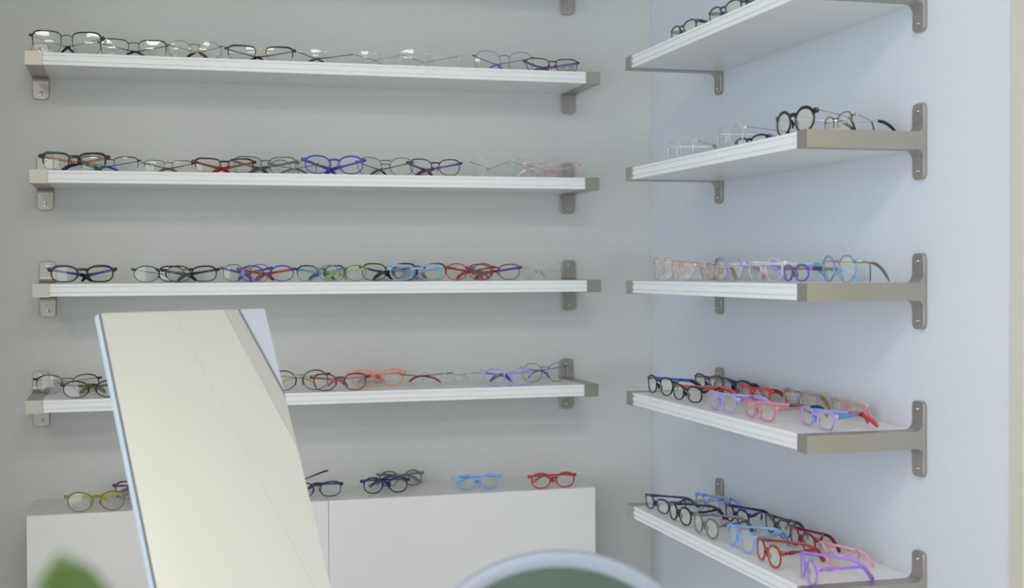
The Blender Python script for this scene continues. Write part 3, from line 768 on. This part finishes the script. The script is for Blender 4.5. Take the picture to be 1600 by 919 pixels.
# round table mirror in the foreground
c = Vector((-0.80200, -1.81713, -0.38867))
t = thing('round_mirror', 'round table mirror with a thick white rim, out of focus in the foreground', 'mirror', (c.x, c.y, ZT))
nf = (cam.location-c); nf.z = 0; nf.normalize()
nf = (nf*math.cos(0.0)+Vector((0, 0, math.sin(0.0)))).normalized()
aa = Vector((0, 0, 1)).cross(nf).normalized()
bb = nf.cross(aa)
off = Vector((c.x, c.y, ZT))
R_ = 0.1514
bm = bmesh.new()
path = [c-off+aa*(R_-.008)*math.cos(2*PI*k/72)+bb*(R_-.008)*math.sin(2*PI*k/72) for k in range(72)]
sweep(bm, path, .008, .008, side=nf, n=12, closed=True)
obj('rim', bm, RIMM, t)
bm = bmesh.new()
v1 = [bm.verts.new(c-off+(aa*math.cos(2*PI*k/72)+bb*math.sin(2*PI*k/72))*(R_-.010)+nf*.002) for k in range(72)]
v2 = [bm.verts.new(c-off+(aa*math.cos(2*PI*k/72)+bb*math.sin(2*PI*k/72))*(R_-.010)-nf*.004) for k in range(72)]
bm.faces.new(v1); bm.faces.new(v2[::-1])
for k in range(72): bm.faces.new((v1[k], v1[(k+1) % 72], v2[(k+1) % 72], v2[k]))
obj('mirror_glass', bm, MIRG, t, smooth=False)
bm = bmesh.new()
sweep(bm, [Vector((0, 0, .012)), c-off-bb*(R_-.004)], .007, .007, side=Vector((1, 0, 0)), n=12)
obj('stem', bm, MIRF, t)
bm = bmesh.new(); lathe(bm, [(.07, 0), (.072, .004), (.068, .010), (.012, .014)]); obj('base', bm, MIRF, t)

# potted plant close to the camera
px_, py_, pz_ = (-1.20242, -2.44822, -0.08507)
pl = thing('potted_plant', 'green leafy potted plant, one blurred leaf in the lower left corner', 'plant', (px_-.03, py_+.06, ZF))
bm = bmesh.new(); lathe(bm, [(.10, 0), (.13, .02), (.16, .28), (.165, .30), (.150, .30), (.146, .27)]); obj('pot', bm, POTM, pl, angle=50)
bm = bmesh.new(); lathe(bm, [(.145, .262), (.145, .272), (.02, .278)]); obj('soil', bm, SOILM, pl)
def leaf(base, tip, width, up_n, sag=.15):
    """broad oval leaf from base to tip (local coordinates)"""
    bm = bmesh.new()
    ax = tip-base; L = ax.length; ax.normalize()
    sd = ax.cross(up_n).normalized(); nn = sd.cross(ax)
    rows = []
    N = 14
    for i in range(N+1):
        u = i/N
        wd = width*((max(0, 1-(2*u-1)**2)**.55) if 0 < u < 1 else 0.0)
        p = base+ax*L*u+nn*sag*L*math.sin(PI*u)*.5
        row = [bm.verts.new(p+sd*wd*v+nn*(.12*wd*abs(v))) for v in (-1, -.5, 0, .5, 1)] if wd > 1e-5 else [bm.verts.new(p)]
        rows.append(row)
    for a, b in zip(rows, rows[1:]):
        if len(a) == 1 and len(b) > 1:
            for k in range(4): bm.faces.new((a[0], b[k], b[k+1]))
        elif len(b) == 1 and len(a) > 1:
            for k in range(4): bm.faces.new((a[k], a[k+1], b[0]))
        else:
            for k in range(4): bm.faces.new((a[k], a[k+1], b[k+1], b[k]))
    o = obj('leaf', bm, LEAFM, pl)
    md = o.modifiers.new('solid', 'SOLIDIFY'); md.thickness = .0007
    return o
o_ = Vector((px_-.03, py_+.06, ZF))
tip = Vector((-1.20242, -2.44822, -0.08507))-o_
stem_top = Vector((0, 0, tip.z-.10))
bm = bmesh.new()
sweep(bm, [Vector((0, 0, .26)), Vector((.008, .004, .6)), Vector((-.006, 0, .95)), stem_top], [.010, .008, .006, .003], [.010, .008, .006, .003], side=Vector((1, 0, 0)), n=10)
obj('stem', bm, STEMM, pl)
toward = (cam.location-Vector((-1.20242, -2.44822, -0.08507))); toward.z = 0; toward.normalize()
leaf(Vector((tip.x+.022, tip.y*.6, tip.z-.12)), tip, .0215, toward, sag=.05)
for k in range(13):
    a = k*2.4+1.0
    z = stem_top.z-.10-k*.05
    b0 = Vector((.006*math.cos(a), .006*math.sin(a), z))
    L = .12+.02*math.sin(k*1.7)
    leaf(b0, b0+Vector((math.cos(a)*L, math.sin(a)*L*.8, .02)), .035, Vector((0, 0, 1)))
